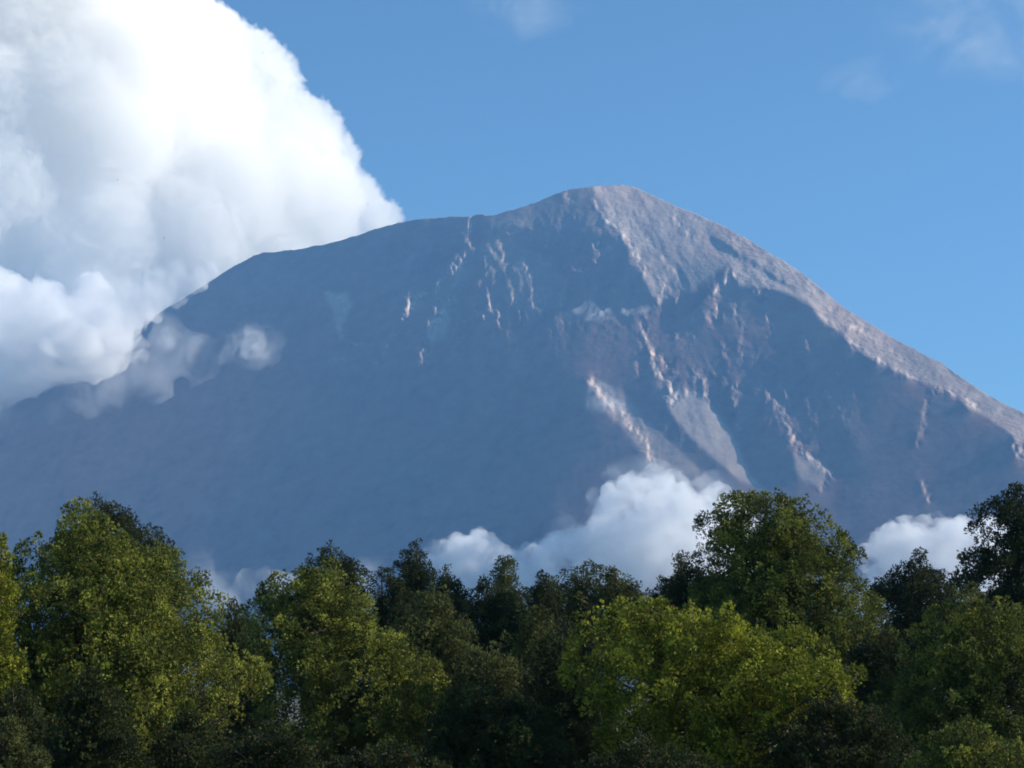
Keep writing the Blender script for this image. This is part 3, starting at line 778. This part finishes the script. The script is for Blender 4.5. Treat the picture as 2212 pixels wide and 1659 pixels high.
P('pine_tree', 'dark left-leaning pine at the left foot of the tallest pine', [(1196, 1455, 1480), (1215, 1447, 1510), (1250, 1440, 1545), (1280, 1410, 1580), (1340, 1395, 1620), (1480, 1380, 1650)], 122, 'deep', 115, clump_px=14, needle_px=9)
# --- middle row
P('pine_tree', 'mid-height grey-green pine between the broad olive pine and the centre', [(1270, 930, 960), (1290, 890, 985), (1330, 850, 1010), (1400, 830, 1040), (1500, 820, 1070), (1620, 800, 1080)], 110, 'grey', 116, axis=935, clump_px=16, needle_px=10, light=.75)
P('pine_tree', 'slim grey-green pine in shade right of the centre', [(1300, 1150, 1170), (1340, 1110, 1200), (1400, 1085, 1230), (1500, 1060, 1250), (1640, 1040, 1260)], 104, 'grey', 117, clump_px=16, needle_px=10, light=.6)
P('pine_tree', 'grey-green pine in the low centre with faint lit tips', [(1390, 1040, 1070), (1430, 990, 1120), (1500, 960, 1160), (1600, 940, 1180), (1690, 930, 1190)], 96, 'grey', 118, clump_px=17, needle_px=10.5, light=.7)
P('pine_tree', 'broad olive pine left of centre with a flat rounded head', [(1212, 690, 720), (1225, 640, 760), (1250, 590, 785), (1290, 548, 800), (1320, 528, 808), (1345, 520, 815), (1380, 525, 870), (1420, 530, 905), (1460, 540, 960), (1520, 560, 990), (1600, 570, 1000), (1690, 580, 990)], 98, 'olive', 119, axis=690, clump_px=17, needle_px=10, light=.6)
P('pine_tree', 'big olive pine filling the left side, sunlit down its right flank', [(1095, 140, 195), (1115, 120, 225), (1145, 75, 280), (1165, 70, 310), (1200, 30, 370), (1240, 0, 430), (1290, -30, 470), (1350, -60, 480), (1400, -90, 500), (1440, -110, 560), (1480, -120, 575), (1530, -120, 545), (1580, -110, 510), (1690, -100, 470)], 84, 'olive', 120, axis=170, clump_px=18, needle_px=11, light=.65, fill=1.05)
P('pine_tree', 'bright sprig of pine poking in at the left edge', [(1160, -10, 12), (1185, -40, 20), (1230, -80, 30), (1330, -110, 40), (1500, -130, 60)], 78, 'bright', 121, clump_px=14, needle_px=12)
P('pine_tree', 'bushy pine at the right edge in front of the near-black pine', [(1278, 2075, 2115), (1300, 2045, 2160), (1330, 2010, 2230), (1380, 1960, 2290), (1440, 1925, 2330), (1520, 1890, 2350), (1600, 1850, 2350), (1700, 1820, 2350)], 92, 'olive', 122, axis=2098, clump_px=17, needle_px=10.5)
# --- front row, bottom shadow carried by the dark needle colour
P('pine_tree', 'brightest yellow-green pine, low and wide, right of centre', [(1297, 1405, 1450), (1310, 1270, 1470), (1318, 1260, 1640), (1345, 1225, 1700), (1380, 1235, 1745), (1420, 1200, 1790), (1460, 1220, 1850), (1500, 1240, 1870), (1560, 1270, 1830), (1640, 1300, 1780), (1700, 1320, 1740)], 72, 'bright', 123, axis=1500, clump_px=17, needle_px=12, gap=0.12, up=.7, light=.6)
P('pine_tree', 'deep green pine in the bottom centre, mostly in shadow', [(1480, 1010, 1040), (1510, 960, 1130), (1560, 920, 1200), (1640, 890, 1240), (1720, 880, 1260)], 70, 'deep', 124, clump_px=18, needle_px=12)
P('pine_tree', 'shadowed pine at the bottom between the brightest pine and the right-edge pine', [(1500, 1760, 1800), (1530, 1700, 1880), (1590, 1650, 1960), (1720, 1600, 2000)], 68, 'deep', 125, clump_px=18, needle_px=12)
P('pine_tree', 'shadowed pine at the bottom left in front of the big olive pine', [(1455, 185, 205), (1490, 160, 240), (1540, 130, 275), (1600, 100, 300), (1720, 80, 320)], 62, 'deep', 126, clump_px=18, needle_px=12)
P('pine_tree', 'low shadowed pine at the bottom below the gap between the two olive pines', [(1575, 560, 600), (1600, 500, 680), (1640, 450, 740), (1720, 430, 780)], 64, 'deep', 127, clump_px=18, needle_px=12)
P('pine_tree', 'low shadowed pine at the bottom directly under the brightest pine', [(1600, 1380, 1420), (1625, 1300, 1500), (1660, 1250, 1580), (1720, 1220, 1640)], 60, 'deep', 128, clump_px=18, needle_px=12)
P('pine_tree', 'low shadowed pine in the bottom right corner', [(1560, 2080, 2120), (1600, 2010, 2200), (1650, 1960, 2260), (1720, 1940, 2290)], 60, 'olive', 129, clump_px=18, needle_px=12)
P('pine_tree', 'low grey-green pine in the bottom left corner', [(1560, -10, 30), (1600, -60, 80), (1660, -90, 110), (1720, -100, 130)], 58, 'grey', 130, clump_px=18, needle_px=12)
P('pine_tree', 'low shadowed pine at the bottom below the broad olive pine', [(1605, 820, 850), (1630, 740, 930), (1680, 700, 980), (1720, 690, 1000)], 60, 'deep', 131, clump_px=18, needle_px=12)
P('pine_tree', 'dark pine deep in the gap between the two olive pines', [(1308, 500, 515), (1335, 470, 545), (1380, 450, 580), (1480, 430, 610), (1640, 420, 640)], 112, 'grey', 132, clump_px=15, needle_px=9)
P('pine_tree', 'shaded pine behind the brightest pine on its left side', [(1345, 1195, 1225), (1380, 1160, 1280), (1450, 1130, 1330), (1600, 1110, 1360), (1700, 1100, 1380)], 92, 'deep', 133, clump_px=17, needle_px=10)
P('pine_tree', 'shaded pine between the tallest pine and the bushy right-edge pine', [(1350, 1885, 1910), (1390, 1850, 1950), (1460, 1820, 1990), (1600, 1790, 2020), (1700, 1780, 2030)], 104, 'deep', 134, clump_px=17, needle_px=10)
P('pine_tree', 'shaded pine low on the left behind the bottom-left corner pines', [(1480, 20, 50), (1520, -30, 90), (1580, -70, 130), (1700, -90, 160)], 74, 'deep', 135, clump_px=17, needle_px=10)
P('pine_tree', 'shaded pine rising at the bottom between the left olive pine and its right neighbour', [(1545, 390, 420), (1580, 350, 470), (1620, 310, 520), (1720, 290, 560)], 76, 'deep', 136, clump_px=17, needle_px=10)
print('needles', NT[0])
